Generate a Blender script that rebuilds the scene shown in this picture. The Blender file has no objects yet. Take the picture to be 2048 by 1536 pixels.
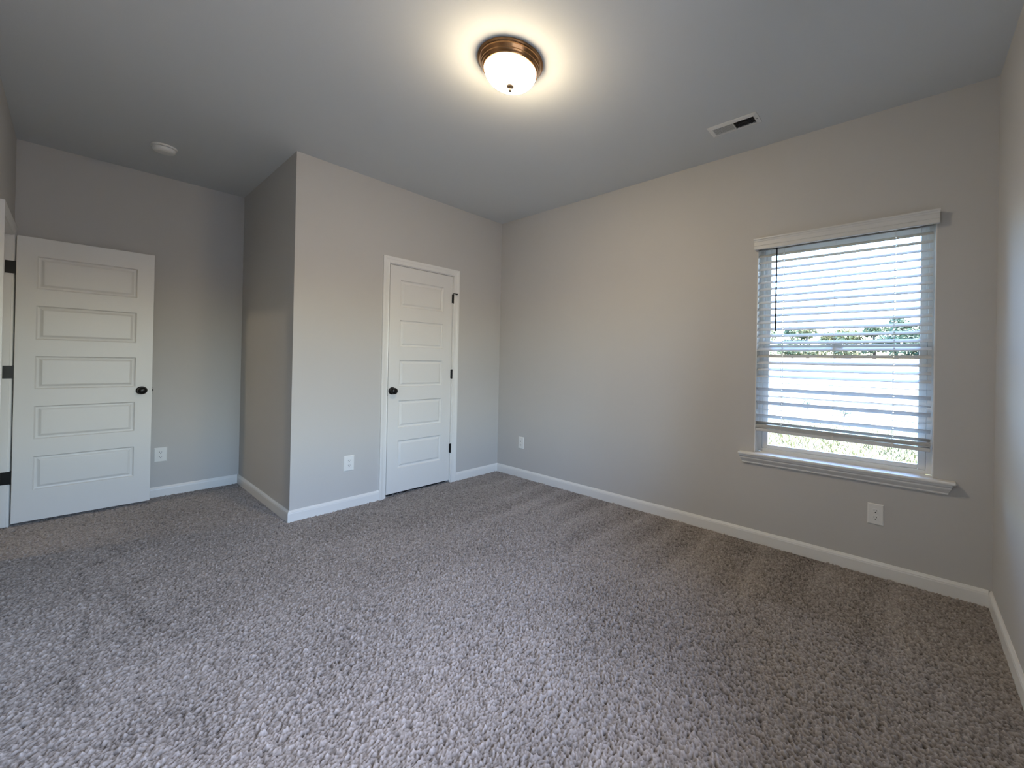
import bpy, bmesh, math, random
import numpy as np
from mathutils import Vector, Matrix

random.seed(7)
rng = np.random.default_rng(11)
SC = bpy.context.scene
COL = SC.collection

# ------------------------------------------------------------------ camera
H = 2.743                       # ceiling height
F, YAW, PIT, ROL = 812.66, math.radians(51.600), math.radians(0.1607), math.radians(1.1054)
CAM = Vector((-2.9613, -3.5529, 1.2204))
fw = Vector((math.sin(YAW)*math.cos(PIT), math.cos(YAW)*math.cos(PIT), math.sin(PIT)))
rt = Vector((math.cos(YAW), -math.sin(YAW), 0)); up = rt.cross(fw)
r2 = rt*math.cos(ROL) + up*math.sin(ROL); u2 = -rt*math.sin(ROL) + up*math.cos(ROL)
cd = bpy.data.cameras.new('camera'); cam = bpy.data.objects.new('camera', cd); COL.objects.link(cam)
cam.matrix_world = Matrix(((r2.x, u2.x, -fw.x, CAM.x), (r2.y, u2.y, -fw.y, CAM.y), (r2.z, u2.z, -fw.z, CAM.z), (0, 0, 0, 1)))
cd.sensor_width = 36; cd.lens = F/2048*36; cd.shift_x = -144.17/2048; cd.shift_y = -45.59/2048
cd.clip_start = 0.02; cd.clip_end = 500
SC.camera = cam

# ------------------------------------------------------------------ sky, exposure
SKY = 4.1
SKYSAT = 1.38
w = bpy.data.worlds.new('sky'); SC.world = w; w.use_nodes = True
nt = w.node_tree; nt.nodes.clear()
st = nt.nodes.new('ShaderNodeTexSky'); st.sky_type = 'NISHITA'; st.sun_disc = False
st.sun_elevation = math.radians(64); st.sun_rotation = math.radians(158); st.air_density = 1.0; st.dust_density = 2.5
bg = nt.nodes.new('ShaderNodeBackground'); bg.inputs['Strength'].default_value = SKY
wo = nt.nodes.new('ShaderNodeOutputWorld')
hs = nt.nodes.new('ShaderNodeHueSaturation'); hs.inputs['Saturation'].default_value = SKYSAT
nt.links.new(st.outputs[0], hs.inputs['Color']); nt.links.new(hs.outputs[0], bg.inputs[0]); nt.links.new(bg.outputs[0], wo.inputs[0])
def portal(name, sx, sy, loc, rot):
    pl = bpy.data.lights.new(name, 'AREA'); pl.shape = 'RECTANGLE'; pl.size = sx; pl.size_y = sy; pl.cycles.is_portal = True
    po = bpy.data.objects.new(name, pl); COL.objects.link(po); po.location = loc; po.rotation_euler = rot
portal('sky_portal', 0.96, 1.5, (0.17, -3.204, 1.35), (math.radians(90), 0, math.radians(90)))
portal("sky_portal", 1.80, 1.5, (-2.275, -4.09, 1.35), (math.radians(90), 0, 0))
SC.view_settings.view_transform = 'Standard'; SC.view_settings.look = 'None'
SC.view_settings.exposure = 0.0; SC.view_settings.gamma = 1.0; SC.view_settings.use_curve_mapping = False
SC.cycles.max_bounces = 14; SC.cycles.diffuse_bounces = 9; SC.cycles.glossy_bounces = 4
SC.cycles.transparent_max_bounces = 12; SC.cycles.caustics_reflective = False; SC.cycles.caustics_refractive = False
SC.cycles.use_denoising = True; SC.cycles.sample_clamp_indirect = 8

# ------------------------------------------------------------------ materials
def mat(name, col, rough=0.6, metal=0.0, spec=0.5, bump=None, var=None, emit=None):
    m = bpy.data.materials.new(name); m.use_nodes = True
    n = m.node_tree.nodes; l = m.node_tree.links; b = n['Principled BSDF']
    b.inputs['Base Color'].default_value = (*col, 1); b.inputs['Roughness'].default_value = rough
    b.inputs['Metallic'].default_value = metal; b.inputs['Specular IOR Level'].default_value = spec
    tc = n.new('ShaderNodeTexCoord')
    if bump:
        sc, strength, dist = bump
        t = n.new('ShaderNodeTexNoise'); t.inputs['Scale'].default_value = sc; t.inputs['Detail'].default_value = 3
        bp = n.new('ShaderNodeBump'); bp.inputs['Strength'].default_value = strength; bp.inputs['Distance'].default_value = dist
        l.new(tc.outputs['Object'], t.inputs['Vector']); l.new(t.outputs['Fac'], bp.inputs['Height']); l.new(bp.outputs['Normal'], b.inputs['Normal'])
    if var:
        sc, lo, hi = var
        t = n.new('ShaderNodeTexNoise'); t.inputs['Scale'].default_value = sc; t.inputs['Detail'].default_value = 5
        r = n.new('ShaderNodeMapRange'); r.inputs['From Min'].default_value = .3; r.inputs['From Max'].default_value = .7
        r.inputs['To Min'].default_value = lo; r.inputs['To Max'].default_value = hi
        mx = n.new('ShaderNodeVectorMath'); mx.operation = 'SCALE'; mx.inputs[0].default_value = col
        l.new(tc.outputs['Object'], t.inputs['Vector']); l.new(t.outputs['Fac'], r.inputs['Value'])
        l.new(r.outputs[0], mx.inputs['Scale']); l.new(mx.outputs[0], b.inputs['Base Color'])
    if emit:
        b.inputs['Emission Color'].default_value = (*emit[0], 1); b.inputs['Emission Strength'].default_value = emit[1]
    return m

M_wall = mat('wall_paint', (.555, .545, .530), .75, spec=.3, bump=(260, .10, .002), var=(1.2, .985, 1.015))
M_ceil = mat('ceiling_paint', (.655, .68, .695), .85, spec=.2, bump=(180, .12, .002))
M_trim = mat('white_trim_paint', (.80, .80, .785), .32, spec=.5)
M_door = mat('white_door_paint', (.76, .76, .745), .38, spec=.5, bump=(320, .05, .001))
M_black = mat('black_metal', (.008, .008, .009), .3, metal=.4)
M_gap = mat('gap_shade', (.02, .018, .016), .9)  # dark tone painted in for the shade under the closet door
M_vinyl = mat('white_vinyl', (.80, .81, .80), .35)
M_slat = mat('blind_white', (.66, .665, .66), .38, var=(9, .97, 1.02))
M_cord = mat('cord_white', (.72, .72, .70), .8)
M_wand = mat('smoky_wand', (.03, .035, .045), .25)
M_plate = mat('white_plastic', (.80, .80, .78), .35)
M_slot = mat('slot_black', (.01, .01, .01), .6)
M_screw = mat('screw_metal', (.6, .6, .58), .35, metal=.8)
M_bronze = mat('brushed_bronze', (.36, .19, .085), .24, metal=.9, var=(14, .6, 1.3))
M_finial = mat('aged_bronze', (.014, .0085, .005), .55, spec=.25)
M_bowl = mat('frosted_glass_bowl', (.9, .88, .82), .4, emit=((1.0, .805, .54), 112.0))
def bowl_emission(m):   # emission shaped by facing: strong underside for the room, weaker rim for the ceiling
    n = m.node_tree.nodes; l = m.node_tree.links; b = n['Principled BSDF']
    gm = n.new('ShaderNodeNewGeometry'); sp = n.new('ShaderNodeSeparateXYZ'); l.new(gm.outputs['Normal'], sp.inputs[0])
    r = n.new('ShaderNodeMapRange'); r.inputs['From Min'].default_value = 0; r.inputs['From Max'].default_value = -1
    r.inputs['To Min'].default_value = LAMP_RIM; r.inputs['To Max'].default_value = LAMP_LOW
    l.new(sp.outputs['Z'], r.inputs['Value']); l.new(r.outputs[0], b.inputs['Emission Strength'])
LAMP_RIM, LAMP_LOW = 35.0, 156.0
bowl_emission(M_bowl)
M_vent = mat('vent_enamel', (.74, .75, .75), .4)
M_ventdark = mat('vent_duct_shade', (.035, .038, .045), .6)  # dark colour standing for the shade inside the register
M_soil = mat('pale_dirt', (.24, .22, .19), .95, var=(.25, .8, 1.2))
M_grassmat = mat('dry_grass', (.125, .115, .036), .8, var=(1.6, .6, 1.35))
M_bark = mat('bark', (.08, .06, .045), .9)
M_leaf = [mat('leaf_green', (.085, .115, .040), .7, var=(.6, .5, 1.6)), mat('leaf_olive', (.13, .13, .045), .7, var=(.6, .5, 1.5)),
          mat('leaf_dark', (.060, .090, .042), .7, var=(.6, .5, 1.6)), mat('leaf_yellow', (.20, .16, .05), .7, var=(.6, .6, 1.4))]
def glass_mat():
    m = bpy.data.materials.new('window_glass'); m.use_nodes = True
    n = m.node_tree.nodes; l = m.node_tree.links; n.clear()
    t = n.new('ShaderNodeBsdfTransparent'); t.inputs[0].default_value = (.97, .985, .98, 1)
    g = n.new('ShaderNodeBsdfGlossy'); g.inputs['Roughness'].default_value = .02
    f = n.new('ShaderNodeFresnel'); f.inputs['IOR'].default_value = 1.35
    mx = n.new('ShaderNodeMixShader'); ou = n.new('ShaderNodeOutputMaterial')
    l.new(f.outputs[0], mx.inputs[0]); l.new(t.outputs[0], mx.inputs[1]); l.new(g.outputs[0], mx.inputs[2]); l.new(mx.outputs[0], ou.inputs[0])
    return m
M_glass = glass_mat()
def carpet_mat():
    m = bpy.data.materials.new('carpet_pile'); m.use_nodes = True
    n = m.node_tree.nodes; l = m.node_tree.links; b = n['Principled BSDF']
    b.inputs['Roughness'].default_value = .85; b.inputs['Specular IOR Level'].default_value = .15
    b.inputs['Sheen Weight'].default_value = .25; b.inputs['Sheen Roughness'].default_value = .45
    a = n.new('ShaderNodeAttribute'); a.attribute_name = 'pile'
    sp = n.new('ShaderNodeSeparateColor'); l.new(a.outputs['Color'], sp.inputs[0])
    rp = n.new('ShaderNodeValToRGB'); e = rp.color_ramp.elements
    e[0].position = .0; e[0].color = (.060, .051, .046, 1); e[1].position = 1.0; e[1].color = (.45, .408, .384, 1)
    k = e.new(.45); k.color = (.250, .223, .206, 1)
    l.new(sp.outputs[0], rp.inputs[0]); l.new(rp.outputs[0], b.inputs['Base Color'])
    return m
M_carpet = carpet_mat()

# ------------------------------------------------------------------ helpers
def tag(o, label=None, cat=None, group=None, kind=None):
    if label: o['label'] = label
    if cat: o['category'] = cat
    if group: o['group'] = group
    if kind: o['kind'] = kind
    return o
def wl(o):
    v = Vector(o.location)
    while o.parent: o = o.parent; v = v + Vector(o.location)
    return v
def empty(name, loc):
    o = bpy.data.objects.new(name, None); o.location = loc; o.empty_display_size = .05; COL.objects.link(o); return o
def obj(name, bm, m, parent=None, loc=(0, 0, 0), smooth=False, label=None):
    """bm is in world coordinates; the object's origin is its parent's origin, or loc"""
    org = wl(parent) if parent else Vector(loc)
    bmesh.ops.translate(bm, verts=bm.verts, vec=-org)
    bmesh.ops.recalc_face_normals(bm, faces=bm.faces)
    me = bpy.data.meshes.new(name); bm.to_mesh(me); bm.free()
    o = bpy.data.objects.new(name, me); COL.objects.link(o); me.materials.append(m)
    if parent: o.parent = parent
    else: o.location = org
    if smooth:
        me.polygons.foreach_set('use_smooth', [True]*len(me.polygons))
    if label: o['label'] = label
    return o
def bevel(o, wd=.003, seg=2, ang=35):
    md = o.modifiers.new('bevel', 'BEVEL'); md.width = wd; md.segments = seg; md.limit_method = 'ANGLE'; md.angle_limit = math.radians(ang); return o
def box(bm, x0, x1, y0, y1, z0, z1):
    v = [bm.verts.new(q) for q in ((x0, y0, z0), (x1, y0, z0), (x1, y1, z0), (x0, y1, z0), (x0, y0, z1), (x1, y0, z1), (x1, y1, z1), (x0, y1, z1))]
    for f in ((0, 3, 2, 1), (4, 5, 6, 7), (0, 1, 5, 4), (1, 2, 6, 5), (2, 3, 7, 6), (3, 0, 4, 7)): bm.faces.new([v[i] for i in f])
def boxes(*bs):
    bm = bmesh.new()
    for b in bs: box(bm, *b)
    return bm
def lathe(bm, prof, c, axis='z', n=48):
    """prof: (radius, height) pairs around an axis through c; height runs along +axis"""
    c = Vector(c); rings = []
    for r, h in prof:
        if r < 1e-6:
            p = {'z': (0, 0, h), 'x': (h, 0, 0), 'y': (0, h, 0)}[axis]; rings.append([bm.verts.new(c+Vector(p))]); continue
        ring = []
        for i in range(n):
            a = 2*math.pi*i/n; s, t = r*math.cos(a), r*math.sin(a)
            p = {'z': (s, t, h), 'x': (h, s, t), 'y': (t, h, s)}[axis]; ring.append(bm.verts.new(c+Vector(p)))
        rings.append(ring)
    for a, b in zip(rings, rings[1:]):
        for i in range(n):
            j = (i+1) % n
            if len(a) == 1 and len(b) == 1: continue
            if len(a) == 1: bm.faces.new((a[0], b[i], b[j]))
            elif len(b) == 1: bm.faces.new((a[i], a[j], b[0]))
            else: bm.faces.new((a[i], a[j], b[j], b[i]))
def tube(bm, pts, r, n=10):
    pts = [Vector(q) for q in pts]; rings = []
    for i, q in enumerate(pts):
        d = (pts[min(i+1, len(pts)-1)]-pts[max(i-1, 0)]).normalized()
        a = d.orthogonal().normalized(); b = d.cross(a)
        if rings:
            a = rings[-1][1]; a = (a - d*a.dot(d)).normalized(); b = d.cross(a)
        rings.append(([bm.verts.new(q+(a*math.cos(2*math.pi*k/n)+b*math.sin(2*math.pi*k/n))*(r[i] if isinstance(r, (list, tuple)) else r)) for k in range(n)], a))
    for (a, _), (b, _) in zip(rings, rings[1:]):
        for k in range(n): bm.faces.new((a[k], a[(k+1) % n], b[(k+1) % n], b[k]))
    bm.faces.new(rings[0][0][::-1]); bm.faces.new(rings[-1][0])
def sweep(bm, frames, prof, close=True):
    """frames: list of functions (s,d)->point; prof: (s,d) list, closed section"""
    rings = [[bm.verts.new(f(s, d)) for s, d in prof] for f in frames]
    n = len(prof)
    for a, b in zip(rings, rings[1:]):
        for k in range(n): bm.faces.new((a[k], a[(k+1) % n], b[(k+1) % n], b[k]))
    if close: bm.faces.new(rings[0][::-1]); bm.faces.new(rings[-1])

# ------------------------------------------------------------------ room shell
L1, L2, RR, L3 = 3.915, 1.947, 1.464, 3.227
T = .15
WY0, WY1, WZ0, WZ1 = -3.678, -2.731, .620, 2.075        # window opening
DX0, DX1, DZ = -1.238, -.603, 2.053                      # closet door opening
EY0, EY1, EZ = .55, 1.338, 2.048                         # entry opening in the left wall

def struct(name, bm, m, label, cat, loc=(0, 0, 0)):
    return tag(obj(name, bm, m, None, loc), label, cat, None, 'structure')
struct('wall_east', boxes((0, T, -L1-T, WY0, 0, H), (0, T, WY1, RR+T, 0, H), (0, T, WY0, WY1, 0, WZ0-.018), (0, T, WY0, WY1, WZ1, H)),
       M_wall, 'plain greige wall that holds the window with the white blind', 'wall')
struct('wall_north', boxes((-L2, DX0-.02, 0, .115, 0, H), (DX1+.02, 0, 0, .115, 0, H), (DX0-.02, DX1+.02, 0, .115, DZ+.02, H)),
       M_wall, 'lighter greige wall around the narrow white closet door', 'wall')
struct('wall_closet_return', boxes((-L2, -L2+.115, .115, RR, 0, H)), M_wall, 'shaded greige wall turning back from the outside corner beside the closet', 'wall')
struct('wall_back', boxes((-L3-2.6, 0, RR, RR+T, 0, H)), M_wall, 'dim greige wall at the back of the alcove behind the open white door', 'wall')
struct('wall_west', boxes((-L3-.115, -L3, -L1-T, EY0, 0, H), (-L3-.115, -L3, EY1, RR, 0, H), (-L3-.115, -L3, EY0, EY1, EZ, H)),
       M_wall, 'greige wall seen edge-on beyond the hinges of the open door', 'wall')
SX0, SX1 = -3.15, -1.55          # opening for the twin window added behind the camera, out of view
struct('wall_south', boxes((-L3-2.6, SX0, -L1-T, -L1, 0, H), (SX1, 0, -L1-T, -L1, 0, H), (SX0, SX1, -L1-T, -L1, 0, WZ0), (SX0, SX1, -L1-T, -L1, WZ1, H)), M_wall, 'greige wall seen steeply beside the window, bright with daylight', 'wall')
struct('wall_hall', boxes((-L3-2.6-T, -L3-2.6, -L1-T, RR+T, 0, H)), M_wall, 'greige hallway wall beyond the open doorway', 'wall')
struct('ceiling', boxes((-L3-2.6-T, T, -L1-T, RR+T, H, H+T)), M_ceil, 'flat grey-white painted ceiling', 'ceiling')
struct('floor_slab', boxes((-L3-2.6-T, T, -L1-T, RR+T, -.35, -.02)), M_gap, 'subfloor under the carpet, coloured dark as the shade under the closet door', 'floor')

# carpet with real tufts
STEP = .0031
xs = np.arange(-L3-.35, .0+STEP, STEP); ys = np.arange(-L1-.002, RR+STEP, STEP)
nx, ny = len(xs), len(ys)
X, Y = np.meshgrid(xs, ys)
def blur(a, k):
    ker = np.array(k, float); ker /= ker.sum(); h = len(ker)//2
    for ax in (0, 1):
        a = sum(wt*np.roll(a, i-h, axis=ax) for i, wt in enumerate(ker))
    return a
def norm(a): a = a-a.mean(); return a/a.std()
tuft = norm(blur(rng.normal(size=(ny, nx)), [.38, 1, .38]))
mid = norm(blur(rng.normal(size=(ny, nx)), np.hanning(11)))
coarse = rng.normal(size=(ny//60+3, nx//60+3)); coarse = norm(blur(coarse, [1, 2, 1]))
gy = np.linspace(0, coarse.shape[0]-1.001, ny); gx = np.linspace(0, coarse.shape[1]-1.001, nx)
iy = gy.astype(int)[:, None]; ix = gx.astype(int)[None, :]; fy = (gy % 1)[:, None]; fx = (gx % 1)[None, :]
fy = fy*fy*(3-2*fy); fx = fx*fx*(3-2*fx)
big = coarse[iy, ix]*(1-fy)*(1-fx)+coarse[iy+1, ix]*fy*(1-fx)+coarse[iy, ix+1]*(1-fy)*fx+coarse[iy+1, ix+1]*fy*fx
nap = .035*big + .03*mid
# vacuum lanes running in from the window wall: each lane's pile-lean shading is painted into the colour
lanes = [-.35, -.75, -1.05, -1.32, -1.6, -1.92, -2.2, -2.47, -2.85, -3.22, -3.55]
for i, yl in enumerate(lanes):
    reach = -1.0+.25*math.sin(i*2.3)
    ramp = np.clip((X-reach)/.5, 0, 1)
    wob = yl+.03*np.sin(X*5+i)
    nap += ramp*(.13*np.exp(-((Y-wob)/.035)**2) - .11*np.exp(-((Y-wob-.13)/.07)**2))
def stroke(pts, wd, amt):
    global nap
    d = np.full(X.shape, 9.0)
    for (ax, ay), (bx, by) in zip(pts, pts[1:]):
        vx, vy = bx-ax, by-ay; t = np.clip(((X-ax)*vx+(Y-ay)*vy)/(vx*vx+vy*vy), 0, 1)
        d = np.minimum(d, np.hypot(X-ax-t*vx, Y-ay-t*vy))
    nap += amt*np.exp(-(d/wd)**2)*(1+.5*mid)
for s, wd, a in [([(-2.9, .10), (-2.86, .11), (-2.77, .19), (-2.73, .23), (-2.78, .31)], .022, -.20), ([(-2.91, .06), (-2.91, -.28)], .02, -.10),
                 ([(-2.86, -.31), (-2.79, -.31)], .015, -.10), ([(-2.71, -.33), (-2.61, -.29)], .015, -.12), ([(-2.78, -.43), (-2.77, -.65), (-2.69, -1.0)], .03, -.10),
                 ([(-2.9, -.6), (-2.92, -.82)], .015, -.16), ([(-2.99, -1.1), (-2.95, -1.1), (-2.95, -1.27)], .022, -.16),
                 ([(-2.83, -1.62), (-2.75, -1.6), (-2.66, -1.63)], .05, -.15), ([(-2.7, -1.72), (-2.68, -1.88)], .06, -.12), ([(-2.56, -.03), (-2.5, -.16)], .02, -.08),
                 ([(-2.26, -.16), (-2.09, -.18)], .015, -.07), ([(-.2, -2.71), (-.05, -3.03), (-.03, -3.3)], .05, -.08),
                 ([(-1.41, -1.55), (-1.67, -1.63)], .02, .06), ([(-1.72, -2.56), (-2.02, -2.49)], .03, .06), ([(-1.15, -3.32), (-1.15, -3.52)], .03, .08)]:
    stroke(s, wd, a)
Z = .0030*tuft + .0012*mid + .012*np.clip(nap, -.3, .2) - .003
edge = np.clip(np.minimum.reduce([(-X)/.02, (Y+L1)/.02, (RR-Y)/.02]), 0, 1)
Z = np.minimum(Z, .009)
val = np.clip(.47 + .19*tuft + .05*norm(rng.normal(size=(ny, nx))) + .9*nap, 0, 1)  # nap lanes and scuffs paint the leaning pile's shading into the colour
keep = ~((X[:-1, :-1] > -L2+.03) & (Y[:-1, :-1] > .03) & ~((X[:-1, :-1] > DX0) & (X[:-1, :-1] < DX1) & (Y[:-1, :-1] < .05)))
keep &= ~((X[1:, 1:] < -L3-.02) & ((Y[1:, 1:] < EY0-.1)))
idx = np.arange(nx*ny).reshape(ny, nx)
q = np.stack([idx[:-1, :-1], idx[:-1, 1:], idx[1:, 1:], idx[1:, :-1]], -1)[keep]
used = np.unique(q); remap = np.full(nx*ny, -1); remap[used] = np.arange(len(used)); q = remap[q]
co = np.stack([X.ravel(), Y.ravel(), Z.ravel()], -1)[used].astype(np.float32)
me = bpy.data.meshes.new('floor')
me.vertices.add(len(co)); me.vertices.foreach_set('co', co.ravel())
me.loops.add(q.size); me.loops.foreach_set('vertex_index', q.ravel().astype(np.int32))
me.polygons.add(len(q)); me.polygons.foreach_set('loop_start', np.arange(0, q.size, 4, dtype=np.int32))
me.polygons.foreach_set('loop_total', np.full(len(q), 4, dtype=np.int32)); me.polygons.foreach_set('use_smooth', np.ones(len(q), bool))
me.update(); me.validate()
at = me.attributes.new('pile', 'FLOAT_COLOR', 'POINT')
vv = val.ravel()[used].astype(np.float32); at.data.foreach_set('color', np.stack([vv, vv, vv, np.ones_like(vv)], -1).ravel())
fl = bpy.data.objects.new('floor', me); COL.objects.link(fl); me.materials.append(M_carpet)
tag(fl, 'wall-to-wall grey-taupe cut pile carpet with vacuum streaks', 'carpet', None, 'structure')

# ------------------------------------------------------------------ baseboards
BB = [(0, -.004), (.013, -.004), (.013, .060), (.0115, .065), (.0115, .069), (.007, .077), (.004, .083), (0, .083)]
def baseboard(name, path, label):
    """path: (x,y) points on the wall faces, room on the left-hand normal given per segment"""
    fr = []
    P = [Vector((x, y)) for x, y in path]
    for i, p in enumerate(P):
        ns = []
        if i > 0: d = (P[i]-P[i-1]).normalized(); ns.append(Vector((-d.y, d.x)))
        if i < len(P)-1: d = (P[i+1]-P[i]).normalized(); ns.append(Vector((-d.y, d.x)))
        if len(ns) == 2: n = (ns[0]+ns[1]); n = n/(n.dot(ns[0]))
        else: n = ns[0]
        fr.append(lambda s, d, p=p, n=n: (p.x+n.x*s, p.y+n.y*s, d))
    bm = bmesh.new(); sweep(bm, fr, BB)
    return struct(name, bm, M_trim, label, 'baseboard')
CW = .057   # casing width
e_ = .0
baseboard('baseboard_east', [(0, -L1+.013), (0, -.013)], 'white baseboard along the wall under the window')
baseboard('baseboard_south', [(-L3, -L1), (0, -L1)], 'white baseboard along the wall seen steeply beside the window')
baseboard('baseboard_north', [(0, 0), (DX1+CW+.004, 0)], 'short white baseboard between the closet door and the room corner')
baseboard('baseboard_north_2', [(DX0-CW-.004, 0), (-L2, 0), (-L2, RR)], 'white baseboard wrapping the outside corner from the closet door into the alcove')
baseboard('baseboard_west', [(-L3, EY0-CW+.01), (-L3, -L1+.013)], 'white baseboard along the wall behind the camera side of the doorway')
baseboard('baseboard_back', [(-L2-.013, RR), (-L3+.013, RR)], 'white baseboard at the back of the alcove behind the open door')

# ------------------------------------------------------------------ door casings (trim)
CP = [(0, 0), (0, .009), (.004, .012), (.010, .010), (.030, .012), (.036, .0145), (.048, .017), (.057, .017), (.057, 0)]
def casing(name, U, Nn, O, a0, a1, zt, label, jamb_boxes, parts=()):
    """U: horizontal unit vector, Nn: wall normal, O: a point of the wall face at floor; opening a0..a1 along U, top zt"""
    U = Vector(U); Nn = Vector(Nn); O = Vector(O)
    pt = lambda a, z, d: tuple(O+U*a+Nn*d+Vector((0, 0, z)))
    fr = [lambda s, d: pt(a0-s, -.004, d), lambda s, d: pt(a0-s, zt+s, d), lambda s, d: pt(a1+s, zt+s, d), lambda s, d: pt(a1+s, -.004, d)]
    bm = bmesh.new(); sweep(bm, fr, CP)
    o = tag(obj(name, bm, M_trim, None, pt((a0+a1)/2, 0, 0)), label, 'door casing', None, 'structure')
    bm = boxes(*jamb_boxes); bevel(obj('jamb', bm, M_trim, o), .002)
    return o
g = .005
t1 = casing('trim_1', (1, 0, 0), (0, -1, 0), (0, 0, 0), DX0-g, DX1+g, DZ+g, 'white moulded casing around the closed closet door',
            [(DX0-.02, DX0, -.0005, .116, 0, DZ), (DX1, DX1+.02, -.0005, .116, 0, DZ), (DX0-.02, DX1+.02, -.0005, .116, DZ, DZ+.02),
             (DX0, DX0+.012, .045, .08, 0, DZ), (DX1-.012, DX1, .045, .08, 0, DZ), (DX0, DX1, .045, .08, DZ-.012, DZ)])
bm = boxes((DX0-.0045, DX0+.0015, -.0015, .012, .89, .952)); obj('strike_plate', bm, M_black, t1, label='thin black strike plate edge')
t2 = casing('trim_2', (0, 1, 0), (1, 0, 0), (-L3, 0, 0), EY0+.02-g, EY1-.02+g, EZ-.02+g, 'white moulded casing around the open doorway at the far left edge',
            [(-L3-.116, -L3+.0005, EY0, EY0+.02, 0, EZ), (-L3-.116, -L3+.0005, EY1-.02, EY1, 0, EZ), (-L3-.116, -L3+.0005, EY0, EY1, EZ-.02, EZ),
             (-L3-.075, -L3-.04, EY1-.032, EY1-.02, 0, EZ)])

# ------------------------------------------------------------------ five-panel doors
def door_bm(x0, x1, z0, z1, yf, th, px0, px1, rows):
    """front face at yf looking to -y, thickness th"""
    bm = bmesh.new()
    for side in (0, 1):
        y = yf if side == 0 else yf+th; sg = 1 if side == 0 else -1
        V = lambda x, z, d: bm.verts.new((x, y+sg*d, z))
        def quad(a, b, c, d): bm.faces.new((V(*a), V(*b), V(*c), V(*d)))
        zz = [z0]+[v for r in sorted(rows) for v in r]+[z1]
        for c0, c1 in ((x0, px0), (px1, x1)):
            quad((c0, z0, 0), (c1, z0, 0), (c1, z1, 0), (c0, z1, 0))
        for i in range(0, len(zz), 2): quad((px0, zz[i], 0), (px1, zz[i], 0), (px1, zz[i+1], 0), (px0, zz[i+1], 0))
        for zb, zt in rows:
            rings = [(0, 0), (.0015, .002), (.006, .0105), (.013, .0125), (.018, .012), (.031, .0035), (.034, .003)]
            prev = None
            for ins, d in rings:
                cur = [V(px0+ins, zb+ins, d), V(px1-ins, zb+ins, d), V(px1-ins, zt-ins, d), V(px0+ins, zt-ins, d)]
                if prev:
                    for k in range(4): bm.faces.new((prev[k], prev[(k+1) % 4], cur[(k+1) % 4], cur[k]))
                prev = cur
            bm.faces.new(prev)
    for a, b in (((x0, z0), (x1, z0)), ((x1, z0), (x1, z1)), ((x1, z1), (x0, z1)), ((x0, z1), (x0, z0))):
        bm.faces.new([bm.verts.new(q) for q in ((a[0], yf, a[1]), (b[0], yf, b[1]), (b[0], yf+th, b[1]), (a[0], yf+th, a[1]))])
    bmesh.ops.remove_doubles(bm, verts=bm.verts, dist=1e-5)
    return bm
def knob(parent, x, yf, z, sgn=-1):
    """round knob with rose and neck; sgn -1 stands out toward -y"""
    bm = bmesh.new(); lathe(bm, [(0, 0), (.033, 0), (.033, sgn*.003), (.030, sgn*.007), (.014, sgn*.010), (.0115, sgn*.016), (.0115, sgn*.026)], (x, yf, z), 'y', 32)
    ro = obj('knob_rose', bm, M_black, parent, smooth=True)
    bm = bmesh.new(); lathe(bm, [(.0115, sgn*.024), (.018, sgn*.028), (.026, sgn*.035), (.0285, sgn*.044), (.0265, sgn*.053), (.018, sgn*.060), (0, sgn*.062)], (x, yf, z), 'y', 32)
    return obj('knob', bm, M_black, parent, smooth=True, label='round black door knob')
d1x0, d1x1 = DX0+.0045, DX1-.0045
o = door_bm(d1x0, d1x1, .024, 2.0485, .003, .035, -1.137, -.706, [(1.688, 1.926), (1.328, 1.567), (.970, 1.208), (.602, .845), (.240, .486)])
d1 = tag(bevel(obj('door_1', o, M_door, None, ((d1x0+d1x1)/2, .003, 0)), .0015), 'closed narrow white five-panel closet door with black knob and hinges', 'door', None, 'structure')
knob(d1, -1.198, .003, .936)
for i, zc in enumerate((1.829, 1.079, .340)):
    bm = bmesh.new(); lathe(bm, [(0, -.047), (.0045, -.046), (.0065, -.044), (.0065, .044), (.0045, .046), (0, .047)], (DX1-.001, -.0055, zc), 'z', 16)
    box(bm, DX1-.012, DX1+.010, -.0015, .0035, zc-.044, zc+.044)
    hg = obj('hinge', bm, M_black, d1, label='black hinge with slim barrel')
    if i == 0:
        bm = bmesh.new()
        tube(bm, [(DX1-.001, -.0055, zc+.046), (DX1-.001, -.007, zc+.054), (DX1+.010, -.018, zc+.050), (DX1+.022, -.030, zc+.046)], .0035)
        lathe(bm, [(0, -.007), (.006, -.006), (.008, 0), (.006, .006), (0, .007)], (DX1+.024, -.032, zc+.045), 'y', 16)
        obj('hinge_stop', bm, M_black, hg, label='small black hinge pin door stop')

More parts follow.
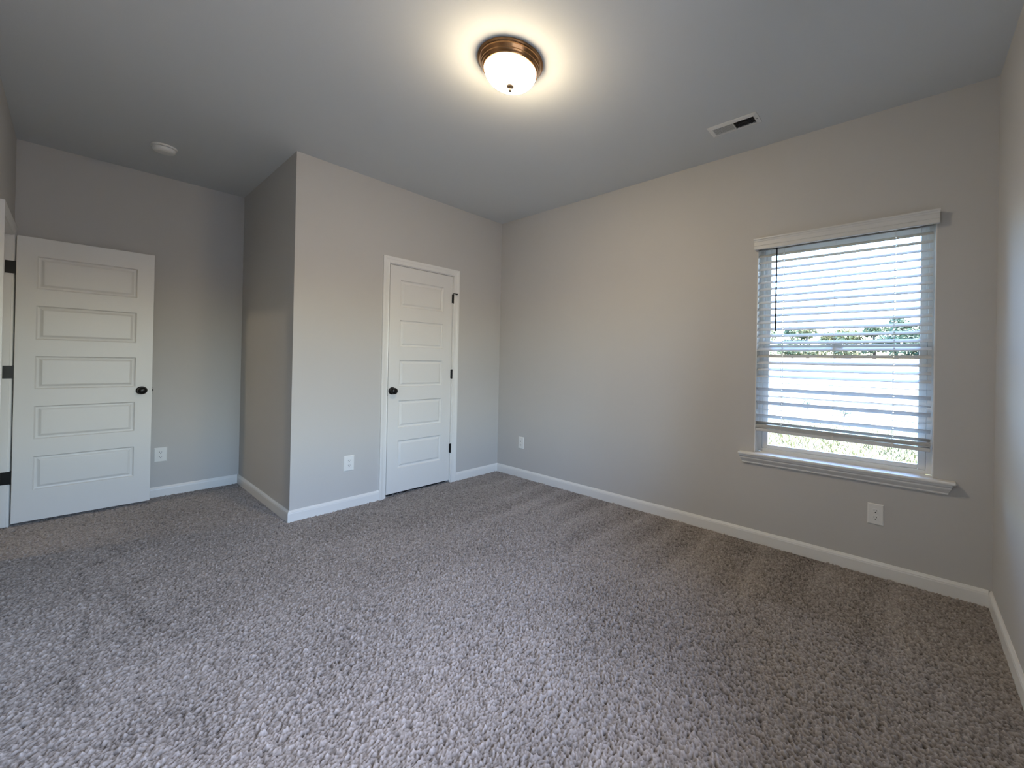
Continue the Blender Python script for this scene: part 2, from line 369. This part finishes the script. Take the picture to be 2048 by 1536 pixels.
# open entry door, swung square to the left wall
ey = 1.300
e0, e1 = -3.208, -2.546
o = door_bm(e0, e1, .021, 2.030, ey, .035, -3.121, -2.639, [(1.668, 1.899), (1.308, 1.549), (.955, 1.190), (.599, .834), (.237, .475)])
d2 = tag(bevel(obj('door_2', o, M_door, None, ((e0+e1)/2, ey, 0)), .0015), 'open white five-panel door standing in front of the alcove wall', 'door', None, 'structure')
knob(d2, -2.604, ey, .924)
bm = boxes((e1-.0005, e1+.0015, ey+.006, ey+.029, .894, .952), (e1, e1+.009, ey+.012, ey+.023, .914, .932)); obj('latch', bm, M_black, d2, label='black latch on the door edge')
for zc in (1.806, 1.076, .340):
    bm = bmesh.new(); lathe(bm, [(0, -.047), (.0065, -.045), (.0065, .045), (0, .047)], (e0-.0085, ey+.030, zc), 'z', 16)
    box(bm, -L3-.028, e0-.006, EY1-.0225, EY1-.020, zc-.044, zc+.044)
    box(bm, e0-.008, e0-.0005, ey+.004, ey+.034, zc-.044, zc+.044)
    box(bm, e0-.009, e0-.001, ey+.026, EY1-.0205, zc-.044, zc+.044)
    obj('hinge', bm, M_black, d2, label='black hinge leaf on the white jamb')

# ------------------------------------------------------------------ window, sill, apron
wf = boxes((.070, T, WY0, WY0+.030, WZ0, WZ1), (.070, T, WY1-.030, WY1, WZ0, WZ1), (.070, T, WY0+.03, WY1-.03, WZ0-.018, WZ0+.022), (.070, T, WY0+.03, WY1-.03, WZ1-.03, WZ1),
           (.104, .110, WY0+.03, WY0+.040, WZ0+.022, WZ1-.03), (.104, .110, WY1-.040, WY1-.03, WZ0+.022, WZ1-.03))
wo_ = tag(bevel(obj('window_1', wf, M_vinyl, None, (.11, (WY0+WY1)/2, WZ0)), .002), 'white single-hung window behind the half-open blind', 'window', None, 'structure')
obj('lit_reveal', boxes((.0005, .070, WY0, WY0+.005, WZ0, WZ1), (.0005, .070, WY1-.005, WY1, WZ0, WZ1), (.0005, .070, WY0, WY1, WZ1-.005, WZ1)), M_trim, wo_)  # drywall reveal coloured trim white to stand for its daylight brightness
a, b = WY0+.031, WY1-.031
MZ = 1.345
lo = boxes((.078, .103, a, a+.036, WZ0+.023, MZ+.02), (.078, .103, b-.036, b, WZ0+.023, MZ+.02), (.078, .103, a+.036, b-.036, WZ0+.023, .668), (.078, .103, a+.036, b-.036, MZ-.022, MZ+.02))
sl = bevel(obj('lower_sash', lo, M_vinyl, wo_), .003)
obj('pane', boxes((.088, .092, a+.034, b-.034, .664, MZ-.02)), M_glass, sl)
lk = bmesh.new(); box(lk, .070, .092, -3.235, -3.175, MZ+.02, MZ+.030); tube(lk, [(.078, -3.205, MZ+.028), (.066, -3.19, MZ+.034), (.058, -3.17, MZ+.036)], .005)
obj('sash_lock', lk, M_vinyl, sl)
uo = boxes((.112, .140, a, a+.034, MZ-.02, WZ1-.03), (.112, .140, b-.034, b, MZ-.02, WZ1-.03), (.112, .140, a+.034, b-.034, MZ-.02, MZ+.022), (.112, .140, a+.034, b-.034, WZ1-.062, WZ1-.03))
su = bevel(obj('upper_sash', uo, M_vinyl, wo_), .003)
obj('pane', boxes((.124, .128, a+.032, b-.032, MZ+.018, WZ1-.06)), M_glass, su)

# unseen twin window added beside the camera to bring daylight into the room
for k, (xa, xb) in enumerate(((SX0, (SX0+SX1)/2), ((SX0+SX1)/2, SX1))):
    ya_, yb_ = -L1-T, -L1-.07
    fr = boxes((xa, xa+.03, ya_, yb_, WZ0, WZ1), (xb-.03, xb, ya_, yb_, WZ0, WZ1), (xa+.03, xb-.03, ya_, yb_, WZ0, WZ0+.03), (xa+.03, xb-.03, ya_, yb_, WZ1-.03, WZ1))
    w2 = tag(bevel(obj('window_%d' % (k+2), fr, M_vinyl, None, ((xa+xb)/2, -L1-.11, WZ0)), .002), ['added white window unit out of view, nearest the camera', 'added white window unit beside it, out of view, nearer the corner'][k], 'window', None, 'structure')
    for nm, z0_, z1_, yc in (('lower_sash', WZ0+.03, MZ+.02, -L1-.09), ('upper_sash', MZ-.02, WZ1-.03, -L1-.125)):
        sh = obj(nm, boxes((xa+.03, xa+.065, yc-.012, yc+.012, z0_, z1_), (xb-.065, xb-.03, yc-.012, yc+.012, z0_, z1_), (xa+.065, xb-.065, yc-.012, yc+.012, z0_, z0_+.035), (xa+.065, xb-.065, yc-.012, yc+.012, z1_-.035, z1_)), M_vinyl, w2)
        obj('pane', boxes((xa+.063, xb-.063, yc-.002, yc+.002, z0_+.033, z1_-.033)), M_glass, sh)
struct('trim_4', boxes((SX0-.09, SX1+.09, -L1, -L1+.05, WZ0-.018, WZ0), (SX0, SX1, -L1-.07, -L1, WZ0-.018, WZ0)), M_trim, 'white window stool under the added, unseen twin window', 'window sill')

# stool (sill board) and crown-shaped apron below it
bm = boxes((-.052, 0, -3.770, -2.634, WZ0-.018, WZ0), (0, .070, WY0, WY1, WZ0-.018, WZ0))
bmesh.ops.remove_doubles(bm, verts=bm.verts, dist=1e-5)
t3 = tag(bevel(obj('trim_3', bm, M_trim, None, (0, -3.2, WZ0)), .007, 3), 'white window stool with moulded apron below the blind', 'window sill', None, 'structure')
AP = [(.002, .0), (.010, .0), (.014, .006), (.014, .012), (.020, .020), (.029, .031), (.033, .038), (.033, .044), (.040, .052), (.040, .062), (.0, .062)]
za = WZ0-.018-.062
def apf(yb, sg):  # mitred end: the deeper the profile, the further it reaches out
    return lambda d, h: (-d, yb+sg*(d*.55), za+h)
bm = bmesh.new(); sweep(bm, [apf(-3.733, -1), apf(-2.662, 1)], AP); obj('apron', bm, M_trim, t3)

# ------------------------------------------------------------------ blind
BX = .028
y0b, y1b = -3.664, -2.737
bl = tag(empty('window_blind', (BX, (y0b+y1b)/2, .76)), 'white two-inch slat blind lowered over most of the window', 'blind')
vp = [(.0, .0), (.012, .0), (.016, .004), (.016, .022), (.0135, .025), (.016, .028), (.016, .052), (.0185, .056), (.0195, .064), (.023, .068), (.023, .076), (.0, .076)]
VX = -.028
zv = 2.017
vf = lambda y, sg: (lambda d, h: (VX-d, y+sg*d*.4, zv+h))
bm = bmesh.new(); sweep(bm, [vf(-3.680, -1), vf(-2.726, 1)], vp)
box(bm, VX, -.001, -3.686, -3.672, zv+.003, zv+.074); box(bm, VX, -.001, -2.734, -2.720, zv+.003, zv+.074)
obj('valance', bm, M_slat, bl)
bevel(obj('headrail', boxes((-.002, .056, y0b, y1b, 2.030, 2.072)), M_slat, bl), .003)
HOLES = [-3.497, -2.897]
def slat_bm(zc, tn, yl=0., sag=0.):
    """tn: slope; positive = room edge down"""
    ang = math.atan(tn); hw = .025; th = .0028
    xs_ = [-hw, -hw+.0012, -.0075, .0075, hw-.0012, hw]
    yy = [y0b, y0b+.0015]
    for h in HOLES: yy += [h-.0035, h+.0035]
    yy = sorted(yy+[y1b-.0015, y1b, -3.35, -3.2, -3.05, -2.8])
    bm = bmesh.new(); G = {}
    def P(i, j, k):
        if (i, j, k) not in G:
            x = xs_[i]; t = th*(.5 if i in (0, 5) else 1)*(1 if k else -1)/2
            crown = .0012*(1-(x/hw)**2)
            zl = t+crown
            X_ = BX+x*math.cos(ang)-zl*math.sin(ang); Z_ = zc+x*math.sin(ang)+zl*math.cos(ang)
            u = (yy[j]-y0b)/(y1b-y0b)
            G[(i, j, k)] = bm.verts.new((X_, yy[j], Z_-sag*4*u*(1-u)+yl*(1-u)))
        return G[(i, j, k)]
    hole = lambda i, j: i == 2 and any(abs((yy[j]+yy[j+1])/2-h) < .003 for h in HOLES)
    nI, nJ = len(xs_)-1, len(yy)-1
    for i in range(nI):
        for j in range(nJ):
            if hole(i, j):
                for (a, b) in (((i, j), (i+1, j)), ((i+1, j), (i+1, j+1)), ((i+1, j+1), (i, j+1)), ((i, j+1), (i, j))):
                    bm.faces.new((P(*a, 0), P(*b, 0), P(*b, 1), P(*a, 1)))
                continue
            for k in (0, 1): bm.faces.new([P(*c, k) for c in ((i, j), (i+1, j), (i+1, j+1), (i, j+1))])
    for i in range(nI):
        for j in (0, nJ): bm.faces.new((P(i, j, 0), P(i+1, j, 0), P(i+1, j, 1), P(i, j, 1)))
    for j in range(nJ):
        for i in (0, nI): bm.faces.new((P(i, j, 0), P(i, j+1, 0), P(i, j+1, 1), P(i, j, 1)))
    return bm
tilt = {n: .67-.028*n for n in range(6)}
tilt.update({n: .54 for n in range(6, 13)})
tilt.update({13: .51, 14: .49, 15: .47, 16: .45, 17: .42, 18: .38, 19: .35, 20: -.05, 21: -.58, 22: -.26, 23: -.62, 24: -.10, 25: -.60, 26: -.50})
SZ = [2.030-.0463*n for n in range(27)]
for n in range(27):
    obj('slat', slat_bm(SZ[n]+random.uniform(-.0008, .0008), tilt[n]+random.uniform(-.015, .015), -.006*(n/26)**3, .001), M_slat, bl)
for k in range(5): obj('slat', slat_bm(.7945+.0042*k, random.uniform(-.02, .02), -.008, .002), M_slat, bl)
bm = bmesh.new(); box(bm, BX-.026, BX+.026, y0b, y1b, .768, .789)
for v in bm.verts: v.co.z += -.010*(1-(v.co.y-y0b)/(y1b-y0b))
bevel(obj('bottom_rail', bm, M_slat, bl), .004)
for h, withcord in ((-3.497, 1), (-2.897, 1), (-3.199, 0)):
    bm = bmesh.new()
    for dx in (-.0275, .0275): tube(bm, [(BX+dx*.92, h+.004, 2.03), (BX+dx*.92, h+.004, 1.4), (BX+dx, h+.004, .785)], .0007, 6)
    if withcord: tube(bm, [(BX, h, 2.03), (BX, h, 1.4), (BX, h, .785)], .0009, 6)
    for n in range(27):
        a_ = math.atan(tilt[n]); tube(bm, [(BX-.0262*math.cos(a_), h+.004, SZ[n]-.0262*math.sin(a_)-.003), (BX+.0262*math.cos(a_), h+.004, SZ[n]+.0262*math.sin(a_)-.003)], .0006, 4)
    obj('ladder_cord', bm, M_cord, bl)
    bm = bmesh.new(); box(bm, BX-.0275, BX-.0255, h-.004, h+.008, .772, .796)
    for v in bm.verts: v.co.z += -.010*(1-(h-y0b)/(y1b-y0b))
    bevel(obj('cord_button', bm, M_cord, bl), .002)
bm = bmesh.new(); tube(bm, [(-.010, -2.858, 2.036), (-.012, -2.8585, 1.75), (-.014, -2.859, 1.475), (-.014, -2.859, 1.455)], [.0048, .0048, .0052, .006], 8)
tube(bm, [(-.001, -2.858, 2.045), (-.010, -2.858, 2.040), (-.010, -2.858, 2.03)], .002, 8)
obj('wand', bm, M_wand, bl, label='dark smoky tilt wand')

# ------------------------------------------------------------------ ceiling light
LX, LY = -1.595, -1.956
cl = tag(empty('ceiling_light', (LX, LY, H)), 'lit flush ceiling light with bronze ring and frosted bowl', 'ceiling light')
bm = bmesh.new()
lathe(bm, [(.10, 0), (.160, 0), (.164, -.004), (.164, -.010), (.160, -.014), (.156, -.016), (.155, -.022), (.150, -.030), (.147, -.034), (.146, -.038), (.142, -.043), (.139, -.050), (.136, -.054), (.131, -.055), (.128, -.052), (.10, -.045)], (LX, LY, H), 'z', 160)
obj('canopy_ring', bm, M_bronze, cl, smooth=False, label='stepped brushed bronze ring')
bm = bmesh.new(); pr = []
for i in range(20):
    a_ = i/19*math.pi/2; pr.append((.1305*math.cos(a_)**.72 if i < 19 else 0, -.046-.079*math.sin(a_)))
lathe(bm, [(.118, -.040)]+pr, (LX, LY, H), 'z', 64)
obj('glass_bowl', bm, M_bowl, cl, smooth=True, label='glowing frosted glass bowl')
bm = bmesh.new()
lathe(bm, [(0, -.122), (.018, -.124), (.020, -.128), (.014, -.133), (.008, -.137), (.0055, -.141), (.008, -.146), (.0075, -.153), (0, -.157)], (LX, LY, H), 'z', 24)
obj('finial', bm, M_finial, cl, smooth=True)

# the same fitting out in the hallway, seen only by the light it throws through the doorway
hl = cl.copy(); COL.objects.link(hl); hl.location = (-5.35, 1.30, H)
hl['label'] = 'lit flush ceiling light in the hallway beyond the open doorway'
for ch in list(cl.children):
    c = ch.copy(); c.parent = hl; COL.objects.link(c)

# ------------------------------------------------------------------ ceiling vent
vt = tag(empty('ceiling_vent', (-.373, -2.675, H)), 'white rectangular ceiling register with its dark half open', 'air vent')
X0, X1, Y0, Y1 = -.436, -.311, -2.828, -2.524
x0, x1, ya, yb = -.410, -.338, -2.804, -2.552
bm = bmesh.new()
def ringframe(bm, o4, i4, zo, zi):
    A = [bm.verts.new((x, y, zo)) for x, y in o4]; B = [bm.verts.new((x, y, zi)) for x, y in i4]; Cc = [bm.verts.new((x, y, H-.0005)) for x, y in i4]; D = [bm.verts.new((x, y, H-.0002)) for x, y in o4]
    for k in range(4):
        j = (k+1) % 4
        bm.faces.new((A[k], A[j], B[j], B[k])); bm.faces.new((B[k], B[j], Cc[j], Cc[k])); bm.faces.new((D[k], D[j], A[j], A[k]))
ringframe(bm, [(X0, Y0), (X1, Y0), (X1, Y1), (X0, Y1)], [(x0, ya), (x1, ya), (x1, yb), (x0, yb)], H-.003, H-.009)
box(bm, x0, x1, -2.683, -2.678, H-.010, H-.001)
obj('frame', bm, M_vent, vt)
obj('duct', boxes((x0, x1, ya, yb, H-.0022, H-.0006)), M_ventdark, vt, label='flat dark sheet behind the louvres, standing for the shaded duct')
bm = bmesh.new()
yv = -2.677
while yv < yb-.004:
    c = [(x0, yv, H-.009), (x1, yv, H-.009), (x1, yv+.0066, H-.006), (x0, yv+.0066, H-.006)]
    v = [bm.verts.new(q) for q in c]+[bm.verts.new((q[0], q[1]+.001, q[2]+.0007)) for q in c]
    for f in ((0, 1, 2, 3), (7, 6, 5, 4), (0, 4, 5, 1), (1, 5, 6, 2), (2, 6, 7, 3), (3, 7, 4, 0)): bm.faces.new([v[i] for i in f])
    yv += .0062
obj('louvre', bm, M_vent, vt, label='closely spaced white louvre fins')
bm = bmesh.new()
yv = -2.800
while yv < -2.686:
    box(bm, x0, x1, yv, yv+.0008, H-.009, H-.003); yv += .0085
box(bm, x0+.028, x0+.032, ya, -2.683, H-.0095, H-.006)
obj('louvre', bm, M_ventdark, vt, label='edge-on louvre fins in the dark colour of the duct shade')
bm = bmesh.new(); lathe(bm, [(0, -.0055), (.003, -.005), (.004, -.003), (.004, 0)], (-.372, -2.816, H-.002), 'z', 12); obj('screw', bm, M_slot, vt)

# ------------------------------------------------------------------ smoke detector
sx, sy = -2.560, .735
sd = tag(empty('smoke_detector', (sx, sy, H)), 'round white smoke detector on the ceiling of the alcove', 'smoke detector')
bm = bmesh.new(); lathe(bm, [(0, 0), (.068, 0), (.070, -.003), (.069, -.011), (.064, -.014), (0, -.014)], (sx, sy, H), 'z', 48); obj('mounting_base', bm, M_plate, sd, smooth=False)
bm = bmesh.new(); lathe(bm, [(.052, -.013), (.052, -.018)], (sx, sy, H), 'z', 48); obj('vent_gap', bm, M_slot, sd, label='dark slot around the cover')
bm = bmesh.new(); lathe(bm, [(0, -.0165), (.063, -.0165), (.064, -.019), (.060, -.034), (.054, -.041), (.040, -.045), (0, -.046)], (sx, sy, H), 'z', 48); obj('cover', bm, M_plate, sd, smooth=False)

# ------------------------------------------------------------------ wall outlets
def outlet(name, loc, U, Nn, label):
    """U: horizontal unit along the plate, Nn: out of the wall"""
    U = Vector(U); Nn = Vector(Nn); Wv = Vector((0, 0, 1)); C = Vector(loc)
    root = tag(empty(name, loc), label, 'outlet', 'wall outlets')
    pt = lambda u, n, z: tuple(C+U*u+Nn*n+Wv*z)
    def rbox(bm, u0, u1, n0, n1, z0, z1):
        v = [bm.verts.new(pt(*q)) for q in ((u0, n0, z0), (u1, n0, z0), (u1, n1, z0), (u0, n1, z0), (u0, n0, z1), (u1, n0, z1), (u1, n1, z1), (u0, n1, z1))]
        for f in ((0, 3, 2, 1), (4, 5, 6, 7), (0, 1, 5, 4), (1, 2, 6, 5), (2, 3, 7, 6), (3, 0, 4, 7)): bm.faces.new([v[i] for i in f])
    bm = bmesh.new()
    w2, h2 = .0395, .0615
    rg = []
    for ins, n in ((0, 0), (0, .0025), (.004, .0055), (.006, .006)):
        rg.append([bm.verts.new(pt(u, n, z)) for u, z in ((-w2+ins, -h2+ins), (w2-ins, -h2+ins), (w2-ins, h2-ins), (-w2+ins, h2-ins))])
    for a_, b_ in zip(rg, rg[1:]):
        for k in range(4): bm.faces.new((a_[k], a_[(k+1) % 4], b_[(k+1) % 4], b_[k]))
    bm.faces.new(rg[-1]); bm.faces.new(rg[0][::-1])
    obj('cover_plate', bm, M_plate, root)
    for zc in (.0195, -.0195):
        bm = bmesh.new(); N = 32; ring = []
        for n in (.006, .0085):
            ring.append([])
            for k in range(N):
                a_ = 2*math.pi*k/N; u, z = .0172*math.cos(a_), .0172*math.sin(a_); z = max(-.0143, min(.0143, z)); ring[-1].append(bm.verts.new(pt(u, n, zc+z)))
        for k in range(N): bm.faces.new((ring[0][k], ring[0][(k+1) % N], ring[1][(k+1) % N], ring[1][k]))
        bm.faces.new(ring[1]); rc = obj('receptacle', bm, M_plate, root)
        bm = bmesh.new(); rbox(bm, -.0075, -.0052, .0082, .0088, zc-.001, zc+.0075); rbox(bm, .0052, .0075, .0082, .0088, zc, zc+.0065)
        N = 12; v = [bm.verts.new(pt(.0032*math.cos(2*math.pi*k/N), .0089, zc-.0075+.0032*math.sin(2*math.pi*k/N))) for k in range(N)]; bm.faces.new(v)
        obj('slots', bm, M_slot, rc, label='dark prong slots and ground hole')
    bm = bmesh.new(); N = 14
    v = [[bm.verts.new(pt(r*math.cos(2*math.pi*k/N), n, r*math.sin(2*math.pi*k/N))) for k in range(N)] for r, n in ((.0034, .006), (.003, .0075))]
    for k in range(N): bm.faces.new((v[0][k], v[0][(k+1) % N], v[1][(k+1) % N], v[1][k]))
    bm.faces.new(v[1]); obj('screw', bm, M_plate, root)
    return root
outlet('wall_outlet', (0, -3.423, .358), (0, -1, 0), (-1, 0, 0), 'white duplex outlet on the wall below the window sill')
outlet('wall_outlet', (0, -.380, .360), (0, -1, 0), (-1, 0, 0), 'white outlet on the window wall, near the room corner past the closet door')
outlet('wall_outlet', (-1.543, 0, .362), (1, 0, 0), (0, -1, 0), 'white duplex outlet between the outside corner and the closet door')
outlet('wall_outlet', (-2.473, RR, .357), (1, 0, 0), (0, -1, 0), 'dim white outlet in the alcove beside the open door')

# ------------------------------------------------------------------ outdoors
GZ = -.40
def rise(x): t = min(max((x-24)/26, 0), 1); return GZ+2.6*t*t*(3-2*t)
bm = bmesh.new(); prev = None
for x in [-160, T+.3]+[2+2*i for i in range(30)]+[80, 140, 260]:
    cur = [bm.verts.new((x, y, rise(x))) for y in (-160, 160)]
    if prev: bm.faces.new((prev[0], cur[0], cur[1], prev[1]))
    prev = cur
gr = tag(obj('ground', bm, M_soil, None, (60, 0, GZ)), 'pale bare lot rising towards the trees outside the window', 'ground', None, 'structure')
def grass():
    N = 26000
    gx = rng.uniform(3.2, 10.5, N); gy_ = rng.uniform(-9, 4, N); hh = rng.uniform(.03, .12, N)*(1-.45*(gx > 9)); a = rng.uniform(0, 6.28, N); wd = rng.uniform(.006, .014, N)
    lx, ly = rng.normal(0, .04, N), rng.normal(0, .04, N)
    v = np.empty((N*3, 3), np.float32)
    v[0::3] = np.stack([gx-wd*np.cos(a), gy_-wd*np.sin(a), np.full(N, GZ)], -1); v[1::3] = np.stack([gx+wd*np.cos(a), gy_+wd*np.sin(a), np.full(N, GZ)], -1)
    v[2::3] = np.stack([gx+lx, gy_+ly, GZ+hh], -1)
    # a low sod sheet under the blades
    me = bpy.data.meshes.new('lawn_grass')
    sod = [(3.0, -9.3, GZ+.012), (10.6, -9.3, GZ+.012), (10.6, 4.3, GZ+.012), (3.0, 4.3, GZ+.012)]
    me.from_pydata(v.tolist()+sod, [], [(3*i, 3*i+1, 3*i+2) for i in range(N)]+[(3*N, 3*N+1, 3*N+2, 3*N+3)])
    me.materials.append(M_grassmat); ob = bpy.data.objects.new('lawn_grass', me); COL.objects.link(ob)
    return tag(ob, 'yellow-green rough grass outside under the blind', 'grass', None, 'stuff')
grass()
def leaf_bm(blobs, n, size):
    bm = bmesh.new()
    for c, r in blobs:
        for k in range(n):
            d = Vector((random.gauss(0, 1), random.gauss(0, 1), random.gauss(0, 1))).normalized()*random.uniform(.55, 1)
            p = Vector((c[0]+d.x*r[0], c[1]+d.y*r[1], c[2]+d.z*r[2]))
            a_ = Vector((random.gauss(0, 1), random.gauss(0, 1), random.gauss(0, .6))).normalized(); b_ = a_.orthogonal().normalized()
            s = size*random.uniform(.6, 1.4)
            bm.faces.new([bm.verts.new(p+a_*s*i+b_*s*.55*j) for i, j in ((-1, 0), (0, -1), (1, 0), (0, 1))])
    return bm
def tree(x, y, h, wd, m, label):
    GZ = rise(x); h = h-2.1
    root = tag(empty('tree', (x, y, GZ)), label, 'tree', 'trees beyond the lot')
    bm = bmesh.new(); tube(bm, [(x, y, GZ), (x+.1, y, GZ+h*.3), (x, y+.1, GZ+h*.6), (x+.05, y, GZ+h*.85)], [.22, .18, .12, .04], 8); obj('trunk', bm, M_bark, root)
    bs = []
    for k in range(9):
        a_ = random.uniform(0, 6.28); t = random.uniform(.14, .85); rr_ = wd*.5*(1.1-t*.7)
        bs.append(((x+math.cos(a_)*rr_*.6, y+math.sin(a_)*rr_*.6, GZ+h*t), (rr_*.75, rr_*.75, h*.14)))
    obj('crown', leaf_bm(bs, 190, .20), M_leaf[m], root)
TR = [(58, 12.6, 8.6, 5.2, 0, 'full green tree at the window-frame end of the tree line'), (62, 9.4, 6.9, 4.6, 0, 'low green tree second from the wand end of the tree line'),
      (57, 6.6, 6.6, 4.0, 1, 'olive tree below the blind wand'), (66, 4.6, 7.4, 4.6, 3, 'yellow-leaved tree in the tree line outside'),
      (59, 2.2, 6.9, 4.2, 1, 'olive tree just past the yellow one'), (64, -.2, 7.4, 4.8, 0, 'green tree in the middle of the tree line'),
      (58, -2.6, 7.4, 4.2, 2, 'dark green tree past the middle of the tree line'), (63, -4.9, 8.6, 4.8, 2, 'tall dark tree at the far end of the tree line'),
      (60, -8.0, 8.9, 5.0, 0, 'green tree beyond the end of the visible tree line'), (61, 19.5, 9.2, 5.2, 2, 'dark tree hidden behind the window frame')]
for a_ in TR: tree(*a_)
def weed(x, y, h, label):
    root = tag(empty('weed', (x, y, GZ)), label, 'weed', 'weeds on the bare lot')
    bm = bmesh.new()
    for k in range(5):
        a_ = random.uniform(0, 6.28); tube(bm, [(x, y, GZ), (x+.05*math.cos(a_), y+.05*math.sin(a_), GZ+h*.5), (x+.12*math.cos(a_), y+.16*math.sin(a_), GZ+h)], .006, 5)
    obj('stem', bm, M_bark, root)
    obj('foliage', leaf_bm([((x, y, GZ+h*.65), (.16, .28, h*.38))], 60, .035), M_leaf[2], root)
weed(14.1, -.69, .36, 'small dark weed on the pale lot outside'); weed(13.0, -1.98, .22, 'low spreading weed on the pale lot beside the taller one')
